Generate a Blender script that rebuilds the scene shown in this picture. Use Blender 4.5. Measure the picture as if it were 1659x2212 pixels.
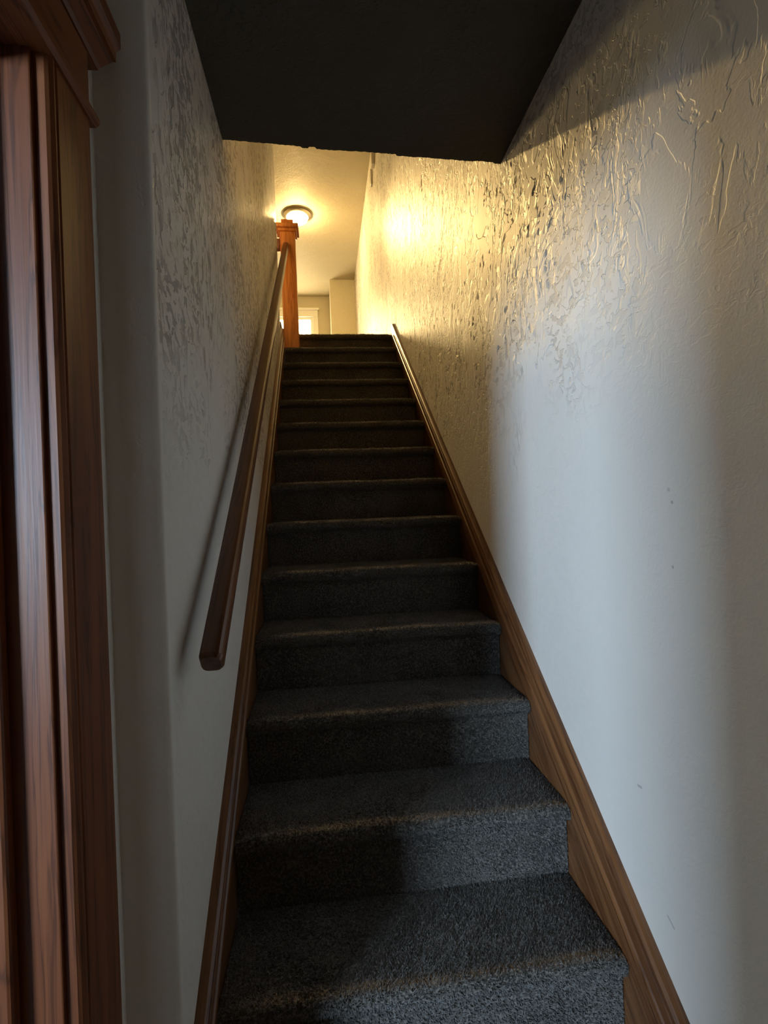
import bpy, bmesh, math, random
import numpy as np
from mathutils import Vector, Matrix

for o in list(bpy.data.objects):
    bpy.data.objects.remove(o, do_unlink=True)
scn = bpy.context.scene
COL = scn.collection
random.seed(7)
rng = np.random.default_rng(7)

# ------------------------------------------------------------------ camera
F_PX, YAW, PIT, ROL = 1132.96, 0.1141, 0.0039, -0.0389
CAM = Vector((0.2557, -0.8329, 1.1933))
fw = Vector((math.sin(YAW) * math.cos(PIT), math.cos(YAW) * math.cos(PIT), math.sin(PIT)))
rt = Vector((math.cos(YAW), -math.sin(YAW), 0))
up = rt.cross(fw)
r2 = rt * math.cos(ROL) + up * math.sin(ROL)
u2 = -rt * math.sin(ROL) + up * math.cos(ROL)
cd = bpy.data.cameras.new('camera')
cam = bpy.data.objects.new('camera', cd)
COL.objects.link(cam)
m = Matrix((r2, u2, -fw)).transposed().to_4x4()
m.translation = CAM
cam.matrix_world = m
cd.sensor_fit = 'HORIZONTAL'
cd.sensor_width = 36.0
cd.lens = F_PX * 36.0 / 1659.0
cd.clip_start = 0.02
scn.camera = cam

# ------------------------------------------------------------------ world, exposure, light strengths
w = bpy.data.worlds.new('world')
scn.world = w
w.use_nodes = True
w.node_tree.nodes['Background'].inputs[0].default_value = (0.5, 0.6, 0.75, 1)
w.node_tree.nodes['Background'].inputs[1].default_value = 0.05
scn.view_settings.view_transform = 'Standard'
scn.view_settings.look = 'None'
scn.view_settings.gamma = 1.0
scn.view_settings.use_curve_mapping = False
scn.view_settings.exposure = 0.66
DAY_WINDOW = 74.0      # daylit window of the room beyond the doorway
HALL_WINDOW = 10.0     # sunlit window at the end of the upper hall
LAMP = 205.0           # glass bowl of the ceiling lamp

# added narrow beam at the hall window, aimed to brighten the stair walls
al = bpy.data.lights.new('added_hall_beam', 'AREA')
al.shape = 'RECTANGLE'
al.size, al.size_y = 0.56, 0.50
al.energy = 5.4
al.color = (1.0, 0.69, 0.29)
al.spread = math.radians(33)
alo = bpy.data.objects.new('added_hall_beam', al)
COL.objects.link(alo)
alo.location = (-0.12, 8.46, 4.42)
alo.rotation_euler = (Vector((0.80, 1.5, 2.75)) - alo.location).to_track_quat('-Z', 'Y').to_euler()

# ------------------------------------------------------------------ dimensions
W, RUN, RISE, OV = 0.8843, 0.2572, 0.195, 0.028
SL = RISE / RUN
FLOOR0 = -0.195
NTOP = 14
FLOOR1 = NTOP * RISE          # 2.73
CEIL0 = 2.395
CEIL1 = 5.10
XL, XR = -0.02, W + 0.02      # stair wall faces
XD = -0.10                    # face of the wall that holds the doorway
YC = 0.085                    # corner where the stair wall begins
YH = 0.885                    # edge of the low ceiling
YE = 3.20                     # end of the left stair wall
YB = -2.60                    # far end of the stair hall behind the camera
YF = 8.53                     # end wall of the upper hall

# ------------------------------------------------------------------ materials
def mat(name):
    mt = bpy.data.materials.new(name)
    mt.use_nodes = True
    nt = mt.node_tree
    return mt, nt, nt.nodes['Principled BSDF']

def N(nt, typ, **kw):
    n = nt.nodes.new(typ)
    for k, v in kw.items():
        if k.startswith('i_'):
            n.inputs[k[2:].replace('_', ' ')].default_value = v
        else:
            setattr(n, k, v)
    return n

def ramp(nt, src, p0, p1, c0=0.0, c1=1.0):
    r = N(nt, 'ShaderNodeMapRange', interpolation_type='SMOOTHSTEP')
    nt.links.new(src, r.inputs['Value'])
    r.inputs['From Min'].default_value = p0
    r.inputs['From Max'].default_value = p1
    r.inputs['To Min'].default_value = c0
    r.inputs['To Max'].default_value = c1
    return r.outputs['Result']

def math_(nt, op, a, b=None):
    n = N(nt, 'ShaderNodeMath', operation=op)
    for i, v in enumerate((a, b)):
        if v is None:
            continue
        if isinstance(v, (int, float)):
            n.inputs[i].default_value = v
        else:
            nt.links.new(v, n.inputs[i])
    return n.outputs[0]

def mapping(nt, scale, rot=(0, 0, 0), loc=(0, 0, 0)):
    tc = N(nt, 'ShaderNodeTexCoord')
    mp = N(nt, 'ShaderNodeMapping')
    mp.inputs['Scale'].default_value = scale
    mp.inputs['Rotation'].default_value = rot
    mp.inputs['Location'].default_value = loc
    nt.links.new(tc.outputs['Object'], mp.inputs['Vector'])
    return mp.outputs['Vector']

def noise(nt, vec, scale, detail=3, rough=0.5, dist=0.0):
    n = N(nt, 'ShaderNodeTexNoise')
    n.inputs['Scale'].default_value = scale
    n.inputs['Detail'].default_value = detail
    n.inputs['Roughness'].default_value = rough
    n.inputs['Distortion'].default_value = dist
    nt.links.new(vec, n.inputs['Vector'])
    return n.outputs['Fac']

def mixc(nt, fac, a, b):
    n = N(nt, 'ShaderNodeMix', data_type='RGBA')
    nt.links.new(fac, n.inputs[0]) if not isinstance(fac, float) else setattr(n.inputs[0], 'default_value', fac)
    for s, v in ((6, a), (7, b)):
        if isinstance(v, tuple):
            n.inputs[s].default_value = (*v, 1)
        else:
            nt.links.new(v, n.inputs[s])
    return n.outputs[2]

def plaster(name, color, rough, depth, marks=(), band=None, ymin=None, shade_amt=0.68):
    """painted skip-trowel plaster: flat trowelled islands with pits and drag marks between"""
    mt, nt, b = mat(name)
    v1 = mapping(nt, (1, 0.6, 1.0))
    pits = ramp(nt, noise(nt, v1, 48, 3, 0.5, 0.5), 0.54, 0.565)
    drag = ramp(nt, noise(nt, mapping(nt, (1, 1, 0.5), (0.25, 0, 0)), 40, 3, 0.5, 0.9), 0.545, 0.60)
    strk = ramp(nt, noise(nt, mapping(nt, (1, 2.3, 0.5), (-0.75, 0, 0), (3, 1, 2)), 46, 2, 0.5, 0.3), 0.57, 0.64)
    m1 = ramp(nt, noise(nt, mapping(nt, (1, 1, 0.6)), 4.0, 3, 0.6, 0.5), 0.42, 0.56)
    m2 = ramp(nt, noise(nt, mapping(nt, (1, 1, 0.5), (0, 0, 0), (5, 3, 1)), 3.2, 3, 0.6, 0.5), 0.44, 0.58)
    m3 = ramp(nt, noise(nt, mapping(nt, (1, 1, 0.8), (0, 0, 0), (9, 7, 4)), 4.5, 2, 0.5, 0.3), 0.56, 0.64)
    isl = ramp(nt, noise(nt, mapping(nt, (1, 1, 0.7), (0.12, 0, 0), (2, 8, 5)), 7.0, 4, 0.6, 0.8), 0.50, 0.525)
    h = math_(nt, 'MULTIPLY', pits, m1)
    h = math_(nt, 'MAXIMUM', h, math_(nt, 'MULTIPLY', drag, m2))
    h = math_(nt, 'MAXIMUM', h, math_(nt, 'MULTIPLY', math_(nt, 'MULTIPLY', strk, m3), 0.8))
    pit_shade = h
    h = math_(nt, 'ADD', h, math_(nt, 'MULTIPLY', isl, 0.45))
    if band:
        tz = N(nt, 'ShaderNodeTexCoord')
        sz = N(nt, 'ShaderNodeSeparateXYZ')
        nt.links.new(tz.outputs['Object'], sz.inputs[0])
        zz = math_(nt, 'ADD', sz.outputs['Z'], math_(nt, 'MULTIPLY', math_(nt, 'SUBTRACT', noise(nt, mapping(nt, (1, 1, 1)), 5, 3), 0.5), 0.9))
        bm_ = ramp(nt, zz, band[0], band[1], 0.06, 1.0)
        if ymin is not None:
            bm_ = math_(nt, 'MULTIPLY', bm_, ramp(nt, sz.outputs['Y'], *ymin))
        h = math_(nt, 'MULTIPLY', h, bm_)
        pit_shade = math_(nt, 'MULTIPLY', pit_shade, bm_)
    h = math_(nt, 'ADD', h, math_(nt, 'MULTIPLY', noise(nt, mapping(nt, (1, 1, 1)), 150, 2), 0.05))
    h = math_(nt, 'ADD', h, math_(nt, 'MULTIPLY', noise(nt, mapping(nt, (1, 1, 1)), 7, 2), 0.22))
    h = math_(nt, 'MULTIPLY', h, -1.0)
    bp = N(nt, 'ShaderNodeBump')
    bp.inputs['Strength'].default_value = 1.0
    bp.inputs['Distance'].default_value = depth
    nt.links.new(h, bp.inputs['Height'])
    nt.links.new(bp.outputs['Normal'], b.inputs['Normal'])
    c = mixc(nt, noise(nt, mapping(nt, (1, 1, 1)), 2.5, 3), tuple(x * 0.95 for x in color), tuple(min(1, x * 1.04) for x in color))
    if band:   # recess shade painted into the colour of pits and drag marks
        c = mixc(nt, math_(nt, 'MULTIPLY', pit_shade, shade_amt), c, tuple(x * 0.32 for x in color))
    if marks:
        tc = N(nt, 'ShaderNodeTexCoord')
        sp = N(nt, 'ShaderNodeSeparateXYZ')
        nt.links.new(tc.outputs['Object'], sp.inputs[0])
        tot = None
        for (y0, z0, y1, z1, wd, dark) in marks:
            L = math.hypot(y1 - y0, z1 - z0)
            dy, dz = (y1 - y0) / L, (z1 - z0) / L
            a = math_(nt, 'SUBTRACT', sp.outputs['Y'], y0)
            bb = math_(nt, 'SUBTRACT', sp.outputs['Z'], z0)
            t = math_(nt, 'ADD', math_(nt, 'MULTIPLY', a, dy), math_(nt, 'MULTIPLY', bb, dz))
            t = math_(nt, 'MINIMUM', math_(nt, 'MAXIMUM', t, 0.0), L)
            ey = math_(nt, 'SUBTRACT', a, math_(nt, 'MULTIPLY', t, dy))
            ez = math_(nt, 'SUBTRACT', bb, math_(nt, 'MULTIPLY', t, dz))
            d = math_(nt, 'SQRT', math_(nt, 'ADD', math_(nt, 'MULTIPLY', ey, ey), math_(nt, 'MULTIPLY', ez, ez)))
            s = ramp(nt, d, wd * 0.4, wd, dark, 0.0)
            tot = s if tot is None else math_(nt, 'MAXIMUM', tot, s)
        c = mixc(nt, tot, c, (0.05, 0.04, 0.035))
    nt.links.new(c, b.inputs['Base Color'])
    b.inputs['Roughness'].default_value = rough
    b.inputs['Specular IOR Level'].default_value = 0.16
    return mt

def slopemap(nt, scale, ang):
    tc = N(nt, 'ShaderNodeTexCoord')
    mp = N(nt, 'ShaderNodeMapping', vector_type='TEXTURE')
    mp.inputs['Scale'].default_value = tuple(1.0 / x for x in scale)
    mp.inputs['Rotation'].default_value = (ang, 0, 0)
    nt.links.new(tc.outputs['Object'], mp.inputs['Vector'])
    return mp.outputs['Vector']

def wood(name, axis, c_light, c_mid, c_dark, rough=0.32, scale=1.0, fine_amt=0.3, slope=0.0):
    mt, nt, b = mat(name)
    s = [26.0 * scale] * 3
    s[axis] = 1.3 * scale
    v = mapping(nt, tuple(s)) if not slope else slopemap(nt, tuple(s), slope)
    big = noise(nt, v, 1.0, 4, 0.55, 1.6)
    s2 = [150.0] * 3
    s2[axis] = 4.0
    fine = noise(nt, mapping(nt, tuple(s2)) if not slope else slopemap(nt, tuple(s2), slope), 1.0, 3, 0.6, 0.2)
    c = mixc(nt, ramp(nt, big, 0.38, 0.60), c_light, c_mid)
    band = math_(nt, 'PINGPONG', math_(nt, 'MULTIPLY', big, 9.0), 1.0)
    c = mixc(nt, math_(nt, 'MULTIPLY', ramp(nt, band, 0.72, 1.0), 0.75), c, c_dark)
    c = mixc(nt, math_(nt, 'MULTIPLY', ramp(nt, fine, 0.52, 0.70), fine_amt), c, c_dark)
    nt.links.new(c, b.inputs['Base Color'])
    b.inputs['Roughness'].default_value = rough
    b.inputs['Coat Weight'].default_value = 0.12
    b.inputs['Coat Roughness'].default_value = 0.22
    bp = N(nt, 'ShaderNodeBump')
    bp.inputs['Strength'].default_value = 0.25
    bp.inputs['Distance'].default_value = 0.0012
    nt.links.new(fine, bp.inputs['Height'])
    nt.links.new(bp.outputs['Normal'], b.inputs['Normal'])
    return mt

def plain(name, color, rough=0.5, metal=0.0):
    mt, nt, b = mat(name)
    v = mapping(nt, (1, 1, 1))
    c = mixc(nt, noise(nt, v, 30, 2), tuple(x * 0.96 for x in color), tuple(min(1, x * 1.03) for x in color))
    nt.links.new(c, b.inputs['Base Color'])
    b.inputs['Roughness'].default_value = rough
    b.inputs['Metallic'].default_value = metal
    return mt

def glow(name, color, strength):
    mt, nt, b = mat(name)
    b.inputs['Base Color'].default_value = (0.8, 0.8, 0.78, 1)
    b.inputs['Emission Color'].default_value = (*color, 1)
    b.inputs['Emission Strength'].default_value = strength
    return mt

# wall marks: the forked crack and scuffs on the right wall (y0, z0, y1, z1, width, darkness)
MARKS = [(0.886, 2.107, 0.969, 2.088, .0045, .85), (0.992, 2.144, 0.969, 2.088, .0035, .7), (0.969, 2.088, 0.983, 2.052, .004, .8),
         (0.219, 0.590, 0.231, 0.589, .004, .35), (0.146, 0.372, 0.128, 0.362, .003, .35),
         (0.090, 1.218, 0.092, 1.219, .005, .22), (0.082, 1.194, 0.083, 1.195, .004, .4), (0.087, 1.072, 0.088, 1.073, .004, .35)]
WALLC = (0.745, 0.705, 0.645)
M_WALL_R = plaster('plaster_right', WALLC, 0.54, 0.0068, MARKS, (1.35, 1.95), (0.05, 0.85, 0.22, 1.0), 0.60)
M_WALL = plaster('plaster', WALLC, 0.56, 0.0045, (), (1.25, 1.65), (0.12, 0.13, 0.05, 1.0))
M_SMOOTH = plaster('plaster_smooth', WALLC, 0.45, 0.0006)
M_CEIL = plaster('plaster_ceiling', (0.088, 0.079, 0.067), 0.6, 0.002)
M_CEILUP = plaster('plaster_ceiling_upper', (0.56, 0.50, 0.36), 0.55, 0.0015)
M_HALL = plaster('plaster_hall', (0.55, 0.49, 0.36), 0.5, 0.0015)
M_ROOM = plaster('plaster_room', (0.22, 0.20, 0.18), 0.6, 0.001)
OR_L, OR_M, OR_D = (0.21, 0.066, 0.020), (0.15, 0.041, 0.011), (0.06, 0.014, 0.003)
M_WOODZ = wood('wood_upright', 2, OR_L, OR_M, OR_D, 0.46)
M_WOODY = wood('wood_along', 1, OR_L, OR_M, OR_D, 0.46)
M_NEWEL = wood('wood_newel', 2, (0.74, 0.29, 0.075), (0.64, 0.22, 0.05), (0.42, 0.12, 0.028), 0.35)
M_RAIL = wood('wood_rail', 1, (0.17, 0.068, 0.030), (0.12, 0.043, 0.018), (0.06, 0.02, 0.009), 0.34, 1.0, 0.15, math.atan(SL))
M_SKIRT = wood('wood_skirt', 1, (0.205, 0.086, 0.031), (0.14, 0.054, 0.019), (0.055, 0.018, 0.006), 0.32, 1.0, 0.5, math.atan(SL))
M_WHITE = plain('white_paint', (0.78, 0.76, 0.70), 0.35)
M_DAY = glow('daylit_glass', (0.55, 0.76, 1.0), DAY_WINDOW)
M_SUNW = glow('sunlit_glass', (1.0, 0.80, 0.46), HALL_WINDOW)
M_BOWL = glow('lit_glass_bowl', (1.0, 0.68, 0.26), LAMP)
M_NICKEL = plain('brushed_nickel', (0.62, 0.55, 0.45), 0.3, 1.0)
M_PLASTIC = plain('white_plastic', (0.75, 0.72, 0.66), 0.4)

def carpet():
    mt, nt, b = mat('carpet')
    big = noise(nt, mapping(nt, (1, 1, 1)), 7, 4, 0.6)
    fine = noise(nt, mapping(nt, (1, 1, 1)), 170, 2, 0.8)
    c = mixc(nt, ramp(nt, big, 0.35, 0.68), (0.028, 0.022, 0.016), (0.066, 0.055, 0.043))
    c = mixc(nt, ramp(nt, fine, 0.42, 0.68), c, (0.205, 0.180, 0.152))
    nt.links.new(c, b.inputs['Base Color'])
    b.inputs['Roughness'].default_value = 0.9
    b.inputs['Sheen Weight'].default_value = 0.25
    b.inputs['Sheen Roughness'].default_value = 0.5
    bp = N(nt, 'ShaderNodeBump')
    bp.inputs['Strength'].default_value = 0.8
    bp.inputs['Distance'].default_value = 0.004
    nt.links.new(noise(nt, mapping(nt, (1, 1, 1)), 330, 2, 0.7), bp.inputs['Height'])
    nt.links.new(bp.outputs['Normal'], b.inputs['Normal'])
    return mt
M_CARPET = carpet()

# ------------------------------------------------------------------ mesh helpers
def obj(name, bm, mtl, parent=None, smooth=False):
    me = bpy.data.meshes.new(name)
    bmesh.ops.recalc_face_normals(bm, faces=bm.faces)
    bm.to_mesh(me)
    bm.free()
    me.materials.append(mtl)
    if smooth:
        for p in me.polygons:
            p.use_smooth = True
        me.set_sharp_from_angle(angle=math.radians(34))
    o = bpy.data.objects.new(name, me)
    COL.objects.link(o)
    o.parent = parent
    return o

def empty(name, loc=(0, 0, 0)):
    o = bpy.data.objects.new(name, None)
    o.empty_display_size = 0.1
    COL.objects.link(o)
    o.location = loc
    return o

def tag(o, label=None, cat=None, group=None, kind=None):
    for k, v in (('label', label), ('category', cat), ('group', group), ('kind', kind)):
        if v:
            o[k] = v
    return o

def box(bm, x0, x1, y0, y1, z0, z1, bev=0.0, seg=2):
    r = bmesh.ops.create_cube(bm, size=1.0)
    vs = r['verts']
    for v in vs:
        v.co = Vector((x0 + (v.co.x + .5) * (x1 - x0), y0 + (v.co.y + .5) * (y1 - y0), z0 + (v.co.z + .5) * (z1 - z0)))
    if bev > 0:
        es = {e for v in vs for e in v.link_edges}
        bmesh.ops.bevel(bm, geom=list(es), offset=bev, segments=seg, affect='EDGES', profile=0.5)
    return bm

def B(*a, **k):
    return box(bmesh.new(), *a, **k)

def prism(bm, pts, axis, a, b):
    """close the 2-D outline pts and extrude it along axis from a to b"""
    def P(p, t):
        c = list(p)
        c.insert(axis, t)
        return Vector(c)
    A = [bm.verts.new(P(p, a)) for p in pts]
    Bv = [bm.verts.new(P(p, b)) for p in pts]
    n = len(pts)
    bm.faces.new(A)
    bm.faces.new(Bv[::-1])
    for i in range(n):
        bm.faces.new((A[i], A[(i + 1) % n], Bv[(i + 1) % n], Bv[i]))
    return bm

def sweep(bm, prof, p0, p1, u, v):
    """sweep the closed profile (a, b) along p0-p1 with section axes u, v"""
    A = [bm.verts.new(p0 + u * a + v * b) for a, b in prof]
    Bv = [bm.verts.new(p1 + u * a + v * b) for a, b in prof]
    n = len(prof)
    bm.faces.new(A)
    bm.faces.new(Bv[::-1])
    for i in range(n):
        bm.faces.new((A[i], A[(i + 1) % n], Bv[(i + 1) % n], Bv[i]))
    return bm

def struct(name, bm, mtl, smooth=False):
    return tag(obj(name, bm, mtl, None, smooth), kind='structure')

# ------------------------------------------------------------------ the shell
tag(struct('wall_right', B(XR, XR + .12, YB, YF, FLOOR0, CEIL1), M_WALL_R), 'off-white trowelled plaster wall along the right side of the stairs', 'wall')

# left stair wall, with its eased corner at the foot
outl = [(XL, YE), (XL, .118), (XL - .001, .1145), (XL - .0035, .1115), (XL - .010, .107), (XL - .022, .0985), (XL - .033, .0915), (XL - .042, .0875),
        (XL - .052, YC), (XD - .02, YC), (XD - .12, YC), (XD - .12, YE)]
bm = bmesh.new()
prism(bm, outl, 2, FLOOR0, CEIL1)
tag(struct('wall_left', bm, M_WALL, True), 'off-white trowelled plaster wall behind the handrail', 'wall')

# wall with the doorway
OY0, OY1, OZ = -0.850, -0.085, 1.845
bm = bmesh.new()
box(bm, XD - .12, XD, OY1, YC + .002, FLOOR0, CEIL0 + .01)
box(bm, XD - .12, XD, OY0, OY1, OZ, CEIL0 + .01)
box(bm, XD - .12, XD, YB, OY0, FLOOR0, CEIL0 + .01)
tag(struct('wall_doorway', bm, M_SMOOTH), 'plaster wall around the wood-cased doorway', 'wall')
tag(struct('wall_back', B(XD - .12, XR, YB - .12, YB, FLOOR0, CEIL0), M_ROOM), 'plaster wall across the foot of the stair hall', 'wall')

# low ceiling with its ragged edge
bm = bmesh.new()
n = 170
edge = []
chip = 0.0
for i in range(n + 1):
    t = i / n
    x = XD + (XR - XD) * t
    if random.random() < .10:
        chip = random.uniform(-.004, .005)
    edge.append((x, YH - .013 + .032 * t + .002 * math.sin(5 * t) + chip + random.uniform(-.0016, .0016)))
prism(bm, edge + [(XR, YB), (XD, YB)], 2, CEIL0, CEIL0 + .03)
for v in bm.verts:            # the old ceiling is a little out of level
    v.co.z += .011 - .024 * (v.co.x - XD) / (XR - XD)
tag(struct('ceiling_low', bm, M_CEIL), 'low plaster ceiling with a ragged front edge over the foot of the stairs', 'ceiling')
tag(struct('wall_header', B(XL, XR, YH - .15, YH - .03, CEIL0 + .01, CEIL1), M_HALL), 'plaster wall above the ragged edge of the low ceiling', 'wall')
tag(struct('floor_low', B(XD - .12, XR, YB, RUN + .03, FLOOR0 - .1, FLOOR0), M_CARPET), 'grey carpeted floor at the foot of the stairs', 'floor')

# upper hall
XU = -1.5
tag(struct('ceiling_upper', B(XU, XR + .12, YH - .15, YF + .1, CEIL1, CEIL1 + .1), M_CEILUP), 'cream plaster ceiling of the upper hall around the lamp', 'ceiling')
bm = bmesh.new()
box(bm, XU, XL - .001, YE + .12, YF, FLOOR1 - .2, FLOOR1)
box(bm, XL - .001, XR, NTOP * RUN + .031, YF, FLOOR1 - .2, FLOOR1)
tag(struct('floor_upper', bm, M_CARPET), 'grey carpeted floor of the upper hall', 'floor')
tag(struct('wall_hall_left', B(XU - .1, XU, YE, YF, FLOOR1 - .2, CEIL1), M_HALL), 'cream wall on the left of the upper hall', 'wall')
tag(struct('wall_hall_near', B(XU, XD - .12, YE, YE + .12, FLOOR1 - .2, CEIL1), M_HALL), 'cream wall beside the end of the left stair wall', 'wall')
WX0, WX1, WZ0, WZ1 = -0.75, 0.19, 3.50, 4.735
bm = bmesh.new()
box(bm, XU, WX0, YF, YF + .1, FLOOR1 - .2, CEIL1)
box(bm, WX1, XR + .12, YF, YF + .1, FLOOR1 - .2, CEIL1)
box(bm, WX0, WX1, YF, YF + .1, FLOOR1 - .2, WZ0)
box(bm, WX0, WX1, YF, YF + .1, WZ1, CEIL1)
tag(struct('wall_far', bm, M_HALL), 'cream end wall of the upper hall around the bright window', 'wall')
tag(struct('wall_chase', B(.497, XR, 7.85, YF, FLOOR1, CEIL1), M_HALL), 'cream boxed-out chase in the right corner of the upper hall', 'wall')

def window(name, x0, x1, z0, z1, yi, d, glass, label, sash_cols):
    """cased window in a wall facing d along y; yi is the inner wall face"""
    e = tag(empty(name, ((x0 + x1) / 2, yi, z0)), label, 'window', kind='structure')
    def P(nm, mtl, xa, xb, ya, yb, za, zb, bev=.004):
        ya, yb = sorted((yi + d * ya, yi + d * yb))
        o = obj(nm, B(xa, xb, ya, yb, za, zb, bev=bev), mtl, e)
        o.matrix_parent_inverse = Matrix.Translation(-e.location)
        return o
    P('side_casing', M_WHITE, x0 - .093, x0, 0, .02, z0, z1)
    P('side_casing', M_WHITE, x1, x1 + .093, 0, .02, z0, z1)
    P('head_casing', M_WHITE, x0 - .093, x1 + .093, 0, .022, z1, z1 + .115)
    P('cap_molding', M_WHITE, x0 - .115, x1 + .115, 0, .05, z1 + .115, z1 + .15)
    P('sill', M_WHITE, x0 - .12, x1 + .12, 0, .06, z0 - .035, z0)
    P('apron', M_WHITE, x0 - .09, x1 + .09, 0, .018, z0 - .12, z0 - .035)
    zm = (z0 + z1) / 2
    fr = bmesh.new()
    def fb(xa, xb, za, zb):
        ya, yb = sorted((yi - d * .02, yi - d * .06))
        box(fr, xa, xb, ya, yb, za, zb)
    fb(x0, x0 + .04, z0, z1); fb(x1 - .04, x1, z0, z1)
    fb(x0 + .04, x1 - .04, z0, z0 + .05); fb(x0 + .04, x1 - .04, z1 - .04, z1); fb(x0 + .04, x1 - .04, zm - .02, zm + .02)
    o = obj('sash', fr, M_WHITE, e); o.matrix_parent_inverse = Matrix.Translation(-e.location)
    for za, zb in ((z0 + .05, zm - .02), (zm + .02, z1 - .04)):
        P('pane', glass, x0 + .04, x1 - .04, -.045, -.036, za, zb, 0)
    return e
window('window_1', WX0, WX1, WZ0, WZ1, YF, -1, M_SUNW, 'white-cased window glowing at the end of the upper hall', 2)

# room beyond the doorway (seen only through its light)
RX0, RX1, RY0, RY1 = -4.2, XD - .12, -3.2, 1.2
D0, D1, DZ0, DZ1 = -3.75, -2.45, 1.00, 2.12
bm = bmesh.new()
box(bm, RX0, D0, RY0 - .1, RY0, FLOOR0, CEIL0)
box(bm, D1, RX1, RY0 - .1, RY0, FLOOR0, CEIL0)
box(bm, D0, D1, RY0 - .1, RY0, FLOOR0, DZ0)
box(bm, D0, D1, RY0 - .1, RY0, DZ1, CEIL0)
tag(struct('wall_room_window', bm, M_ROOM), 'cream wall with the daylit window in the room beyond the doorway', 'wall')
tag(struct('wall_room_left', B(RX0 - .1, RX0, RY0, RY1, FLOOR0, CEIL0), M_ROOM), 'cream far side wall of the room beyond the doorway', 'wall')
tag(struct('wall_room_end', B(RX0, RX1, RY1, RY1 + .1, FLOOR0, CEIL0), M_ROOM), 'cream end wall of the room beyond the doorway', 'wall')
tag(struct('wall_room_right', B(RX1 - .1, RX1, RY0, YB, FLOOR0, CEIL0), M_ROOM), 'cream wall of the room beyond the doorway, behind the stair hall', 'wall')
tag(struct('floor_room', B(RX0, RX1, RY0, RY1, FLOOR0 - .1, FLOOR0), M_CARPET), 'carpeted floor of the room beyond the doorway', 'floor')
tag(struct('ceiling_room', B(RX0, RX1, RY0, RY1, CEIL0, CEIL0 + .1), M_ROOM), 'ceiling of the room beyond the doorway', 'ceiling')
window('window_2', D0, D1, DZ0, DZ1, RY0, 1, M_DAY, 'white-cased daylit window in the room beyond the doorway', 2)

# ------------------------------------------------------------------ doorway casing
door = tag(empty('door_1', (XD, -.53, FLOOR0)), 'orange-brown varnished wood doorway casing with a stepped head', 'doorway', kind='structure')
def DP(nm, bm, mtl=None):
    o = obj(nm, bm, mtl or M_WOODZ, door)
    o.matrix_parent_inverse = Matrix.Translation(-door.location)
    return o
CX = -.08                                   # casing face
JY = -.112                                  # far jamb face
NY = -.830                                  # near jamb face
ZT = 1.815                                  # head jamb underside
DP('jamb', B(XD - .125, XD, JY, OY1, FLOOR0, ZT + .02, bev=.002))
DP('jamb', B(XD - .125, XD, OY0, NY, FLOOR0, ZT + .02, bev=.002))
DP('head_jamb', B(XD - .125, XD, NY, JY, ZT, ZT + .02, bev=.002), M_WOODY)
DP('door_stop', B(-.192, -.150, JY - .021, JY, FLOOR0, ZT, bev=.005))
DP('door_stop', B(-.192, -.150, NY, NY + .021, FLOOR0, ZT, bev=.005))
DP('door_stop', B(-.192, -.150, NY + .021, JY - .021, ZT - .021, ZT, bev=.005), M_WOODY)
def casing(ya, yb, inner_low):
    s = 1 if inner_low else -1
    yi, yo = (ya, yb) if inner_low else (yb, ya)
    prof = [(XD - .001, yi), (CX - .006, yi), (CX - .002, yi + s * .003), (CX + .002, yi + s * .008), (CX + .001, yi + s * .013),
            (CX - .004, yi + s * .0155), (CX - .004, yi + s * .019), (CX, yi + s * .022), (CX, yo - s * .004), (CX - .004, yo), (XD - .001, yo)]
    bm = bmesh.new()
    prism(bm, prof, 2, FLOOR0, ZT)
    return bm
DP('side_casing', casing(-.105, .020, True))
DP('side_casing', casing(NY - .13, NY - .005, False))
Y0c, Y1c = NY - .13, .020
prof = [(XD, ZT + .000), (-.076, ZT + .000), (-.070, ZT + .005), (-.070, ZT + .013), (-.076, ZT + .018), (XD, ZT + .018)]
bm = bmesh.new(); sweep(bm, prof, Vector((0, Y0c - .015, 0)), Vector((0, Y1c + .010, 0)), Vector((1, 0, 0)), Vector((0, 0, 1)))
DP('head_bead', bm, M_WOODY)
DP('head_board', B(XD, CX, Y0c, Y1c, ZT + .018, 1.925, bev=.002), M_WOODY)
prof = [(XD, 1.925), (-.078, 1.925), (-.074, 1.930), (-.056, 1.940), (-.050, 1.940), (-.050, 1.955), (-.042, 1.962), (-.042, 1.985), (XD, 1.985)]
bm = bmesh.new(); sweep(bm, prof, Vector((0, Y0c - .035, 0)), Vector((0, Y1c + .033, 0)), Vector((1, 0, 0)), Vector((0, 0, 1)))
DP('head_cap', bm, M_WOODY)

# ------------------------------------------------------------------ staircase
stair = tag(empty('staircase', (W / 2, 0, FLOOR0)), 'straight flight of steps wrapped in dark grey carpet', 'staircase')
def profile(k, last=False):
    """top outline of one carpeted step, from the foot of the riser over the nosing to the back of the tread"""
    yn, zt = k * RUN, k * RISE
    R = .017
    pts = [(yn + OV, zt - RISE - .012), (yn + OV, zt - .09), (yn + OV, zt - .052), (yn + OV - .004, zt - .043), (yn + .016, zt - .0385)]
    cy, cz = yn + R + .001, zt - R - .002
    for a in range(-100, 91, 19):
        t = math.radians(a)
        pts.append((cy - R * math.cos(t) - .001, cz + R * math.sin(t) * 1.12))
    yb = yn + RUN + OV if not last else yn + OV + .01
    pts += [(yn + .05, zt)] if not last else []
    if not last:
        pts += [(yn + .11, zt - .001), (yn + .18, zt - .001), (yb - .012, zt), (yb + .012, zt - .001)]
    else:
        pts += [(yb, zt)]
    return pts

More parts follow.
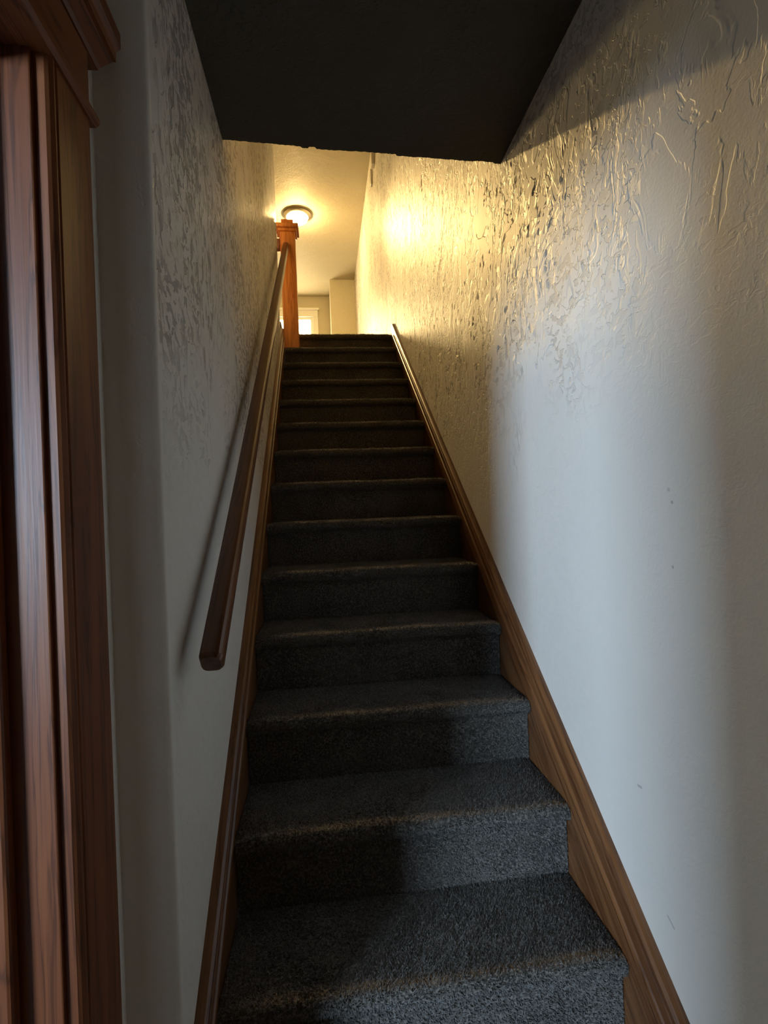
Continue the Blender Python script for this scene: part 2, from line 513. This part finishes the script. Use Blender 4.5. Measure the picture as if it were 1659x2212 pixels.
def make_step(k):
    last = k == NTOP
    prof = np.array(profile(k, last))
    nx = 30
    xs = np.linspace(0.0015, W - .0015, nx + 1)
    ph = rng.uniform(0, 6.28, 6)
    V = np.zeros((nx + 1, len(prof), 3))
    for i, x in enumerate(xs):
        e = min(x, W - x)
        wob = .0015 * math.sin(9 * x + ph[0]) + .0009 * math.sin(23 * x + ph[1])
        dz = .0008 * math.sin(12 * x + ph[2]) + .0006 * math.sin(31 * x + ph[3])
        for j, (y, z) in enumerate(prof):
            V[i, j] = (x, y + wob, z + (dz if 2 <= j else 0) - (.006 * max(0, 1 - e / .03) if j > 2 else 0))
    bm = bmesh.new()
    G = [[bm.verts.new(V[i, j]) for j in range(len(prof))] for i in range(nx + 1)]
    for i in range(nx):
        for j in range(len(prof) - 1):
            bm.faces.new((G[i][j], G[i][j + 1], G[i + 1][j + 1], G[i + 1][j]))
    # closed underside so the step is a solid
    zb = k * RISE - RISE
    yb = prof[-1][0]
    lo = [(bm.verts.new((xs[i], yb, zb - .001))) for i in range(nx + 1)]
    for i in range(nx):
        bm.faces.new((G[i][-1], lo[i], lo[i + 1], G[i + 1][-1]))
        bm.faces.new((lo[i], G[i][0], G[i + 1][0], lo[i + 1]))
    bm.faces.new([G[0][j] for j in range(len(prof))] + [lo[0]])
    bm.faces.new([G[nx][j] for j in range(len(prof))][::-1] + [lo[nx]])
    o = obj('step', bm, M_CARPET, stair, True)
    o.matrix_parent_inverse = Matrix.Translation(-stair.location)
    # the pile: short tufts standing on the carpet
    sp = .0044 if k <= 3 else (.0052 if k <= 6 else .0062)
    if k == 0:
        sp = .006
    seg = np.diff(prof, axis=0)
    ln = np.hypot(seg[:, 0], seg[:, 1])
    cum = np.concatenate([[0], np.cumsum(ln)])
    cnt = int(W * cum[-1] / sp ** 2)
    s = rng.uniform(0, cum[-1], cnt)
    x = rng.uniform(.002, W - .002, cnt)
    j = np.clip(np.searchsorted(cum, s) - 1, 0, len(ln) - 1)
    t = (s - cum[j]) / ln[j]
    fi = np.clip((x - xs[0]) / (xs[-1] - xs[0]) * nx, 0, nx - 1e-6)
    i = fi.astype(int)
    u = fi - i
    P = ((V[i, j] * (1 - t)[:, None] + V[i, j + 1] * t[:, None]) * (1 - u)[:, None] +
         (V[i + 1, j] * (1 - t)[:, None] + V[i + 1, j + 1] * t[:, None]) * u[:, None])
    nrm = np.stack([np.zeros(cnt), -seg[j, 1] / ln[j], seg[j, 0] / ln[j]], 1)
    tan = np.stack([np.zeros(cnt), seg[j, 0] / ln[j], seg[j, 1] / ln[j]], 1)
    h = rng.uniform(.0035, .0078, cnt)
    fld = np.sin(17 * x + 5 * np.sin(11 * s + ph[4])) + np.sin(29 * s + 4 * np.sin(13 * x + ph[5]))
    a1, a2 = rng.normal(0, .0024, cnt) + .0016 * fld, rng.normal(0, .0024, cnt) + .0010 * np.cos(3 * fld)
    tip = P + nrm * h[:, None] + tan * a1[:, None] + np.array([1., 0, 0]) * a2[:, None]
    wd = sp * .46
    th = rng.uniform(0, 6.28, cnt)
    base = []
    for q in range(3):
        a = th + q * 2.094
        base.append(P - nrm * .0008 + (np.cos(a) * wd)[:, None] * np.array([1., 0, 0]) + (np.sin(a) * wd)[:, None] * tan)
    co = np.stack(base + [tip], 1).reshape(-1, 3)
    idx = np.arange(cnt)[:, None] * 4
    tri = np.concatenate([idx + np.array([[0, 1, 3]]), idx + np.array([[1, 2, 3]]), idx + np.array([[2, 0, 3]])], 0)
    me = bpy.data.meshes.new('carpet_pile')
    me.vertices.add(len(co)); me.vertices.foreach_set('co', co.ravel())
    me.loops.add(tri.size); me.loops.foreach_set('vertex_index', tri.ravel().astype(np.int32))
    me.polygons.add(len(tri)); me.polygons.foreach_set('loop_start', np.arange(0, tri.size, 3, dtype=np.int32))
    me.update(); me.validate()
    me.materials.append(M_CARPET)
    p = bpy.data.objects.new('carpet_pile', me)
    COL.objects.link(p)
    p.parent = o
    tag(p, kind='stuff')
for k in range(0, NTOP + 1):
    make_step(k)

# ------------------------------------------------------------------ skirt boards along the stairs
def skirt(name, side, y0, y1, off, label):
    """side -1: left wall, +1: right wall; off(y) is the height of the top edge over the nosing line"""
    e = tag(empty(name, (0 if side < 0 else W, y0, y0 * SL)), label, 'trim', kind='structure')
    xw, xb = (XL, 0.0) if side < 0 else (XR, W)
    d = -side
    def strip(nm, prof):
        bm = bmesh.new()
        A, Bv = [], []
        for (px, pz) in prof:
            A.append(bm.verts.new((xw + d * px, y0, y0 * SL + off(y0) + pz)))
            Bv.append(bm.verts.new((xw + d * px, y1, y1 * SL + off(y1) + pz)))
        bm.faces.new(A); bm.faces.new(Bv[::-1])
        for i in range(len(prof)):
            bm.faces.new((A[i], A[(i + 1) % len(prof)], Bv[(i + 1) % len(prof)], Bv[i]))
        o = obj(nm, bm, M_SKIRT, e)
        o.matrix_parent_inverse = Matrix.Translation(-e.location)
    strip('board', [(0, -.46), (.0195, -.46), (.0195, -.085), (0, -.085)])
    strip('cap_molding', [(0, -.085), (.0195, -.090), (.028, -.086), (.030, -.078), (.028, -.070), (.024, -.066), (.024, -.034), (.021, -.030),
                          (.021, -.026), (.025, -.022), (.024, -.010), (.018, -.003), (.010, .0), (0, 0)])
    return e
skirt('trim_1', 1, -.02, NTOP * RUN - .05, lambda y: .142 - .010 * y, 'brown moulded skirt board rising along the right wall')
skirt('trim_2', -1, YC + .012, YE + .06, lambda y: .120 + .020 * y, 'brown moulded skirt board rising along the left wall under the handrail')

# ------------------------------------------------------------------ handrail
rail = tag(empty('handrail', (.045, .1, .85)), 'round-edged dark brown wooden handrail rising along the left wall', 'handrail')
cx, y0, y1, off = .037, .174, 3.361, .795
dirv = Vector((0, 1, SL)).normalized()
vn = Vector((0, -SL, 1)).normalized()
hx, hz, rr = .022, .024, .013
prof = []
for qx, qz, a0 in ((1, 1, 0), (-1, 1, 90), (-1, -1, 180), (1, -1, 270)):
    for a in (0, 30, 60, 90):
        t = math.radians(a0 + a)
        prof.append((qx * (hx - rr) + rr * math.cos(t), qz * (hz - rr) + rr * math.sin(t)))
bm = bmesh.new()
P0 = Vector((cx, y0, y0 * SL + off)); P1 = Vector((cx, y1, y1 * SL + off))
rings = []
for (p, s) in ((P0, .80), (P0 + dirv * .004, .92), (P0 + dirv * .009, 1.0)):
    rings.append([bm.verts.new(p + Vector((1, 0, 0)) * a * s + vn * b * s) for a, b in prof])
cosr = 1.0 / math.sqrt(1 + SL * SL)      # plumb cut where the rail meets the newel
rings.append([bm.verts.new(P1 + Vector((a, 0, b / cosr))) for a, b in prof])
for a, b in zip(rings, rings[1:]):
    for i in range(len(prof)):
        bm.faces.new((a[i], a[(i + 1) % len(prof)], b[(i + 1) % len(prof)], b[i]))
bm.faces.new(rings[0]); bm.faces.new(rings[-1][::-1])
o = obj('rail', bm, M_RAIL, rail, False)
o.matrix_parent_inverse = Matrix.Translation(-rail.location)

# ------------------------------------------------------------------ newel post
nw = tag(empty('newel_post', (.053, 3.42, 13 * RISE)), 'square orange wooden newel post with a stepped cap at the top of the stairs', 'newel post')
def NP(nm, bm, mtl=M_NEWEL):
    o = obj(nm, bm, mtl, nw)
    o.matrix_parent_inverse = Matrix.Translation(-nw.location)
    return o
nx0, nx1, ny0, ny1 = -.006, .112, 3.362, 3.480
def tier(e, z0, z1, bev=.004):
    return B(nx0 - e, nx1 + e, ny0 - e, ny1 + e, z0, z1, bev=bev)
NP('shaft', tier(0, 13 * RISE + .001, 3.462, .003))
NP('cap_molding', tier(.014, 3.462, 3.484, .005))
NP('cap_plate', tier(.030, 3.484, 3.516, .006))
NP('cap_block', tier(-.012, 3.516, 3.566, .004))
NP('guard_rail', B(-.14, nx0, 3.39, 3.45, 3.335, 3.42, bev=.01), M_WOODY)

# ------------------------------------------------------------------ ceiling lamp
lamp = tag(empty('ceiling_lamp', (.062, 5.98, CEIL1)), 'flush-mounted ceiling lamp with a nickel ring and glowing glass bowl', 'ceiling lamp')
def lathe(pts, seg=48):
    bm = bmesh.new()
    rows = []
    for rr_, z in pts:
        if rr_ < 1e-5:
            rows.append([bm.verts.new((0, 0, z))])
        else:
            rows.append([bm.verts.new((rr_ * math.cos(2 * math.pi * i / seg), rr_ * math.sin(2 * math.pi * i / seg), z)) for i in range(seg)])
    for a, b in zip(rows, rows[1:]):
        for i in range(seg):
            j = (i + 1) % seg
            if len(a) == 1 and len(b) == 1:
                continue
            if len(a) == 1:
                bm.faces.new((a[0], b[j], b[i]))
            elif len(b) == 1:
                bm.faces.new((a[i], a[j], b[0]))
            else:
                bm.faces.new((a[i], a[j], b[j], b[i]))
    return bm
obj('ring', lathe([(.0, 0), (.150, 0), (.158, -.006), (.176, -.012), (.178, -.022), (.170, -.030), (.150, -.042), (.138, -.044), (.134, -.036), (0, -.034)]), M_NICKEL, lamp, True)
obj('glass_bowl', lathe([(.134, -.036), (.133, -.050), (.124, -.072), (.105, -.092), (.078, -.106), (.045, -.114), (.012, -.117), (0, -.117)]), M_BOWL, lamp, True)
obj('finial', lathe([(0, -.112), (.010, -.114), (.012, -.120), (.008, -.127), (0, -.130)], 20), M_NICKEL, lamp, True)

# extra beam added under the lamp, aimed down the stairs to lift the walls
ll = bpy.data.lights.new('added_lamp_beam', 'AREA')
ll.shape = 'DISK'
ll.size = 0.11
ll.energy = 8.6
ll.color = (1.0, 0.66, 0.25)
ll.spread = math.radians(34)
llo = bpy.data.objects.new('added_lamp_beam', ll)
COL.objects.link(llo)
llo.location = (0.125, 5.96, 4.975)
llo.rotation_euler = (Vector((0.30, 2.2, 2.80)) - llo.location).to_track_quat('-Z', 'Y').to_euler()

# ------------------------------------------------------------------ small white box high on the right wall
wb = tag(empty('wall_chime', (XR, 4.62, 4.80)), 'small white two-piece chime box high on the right wall near the ceiling', 'chime')
for nm, ya, yb, za, zb, dx in (('cover', 4.42, 4.50, 4.74, 4.91, .035), ('lower_cover', 4.68, 4.74, 4.70, 4.86, .022)):
    o = obj(nm, B(XR - dx, XR, ya, yb, za, zb, bev=.004), M_PLASTIC, wb)
    o.matrix_parent_inverse = Matrix.Translation(-wb.location)
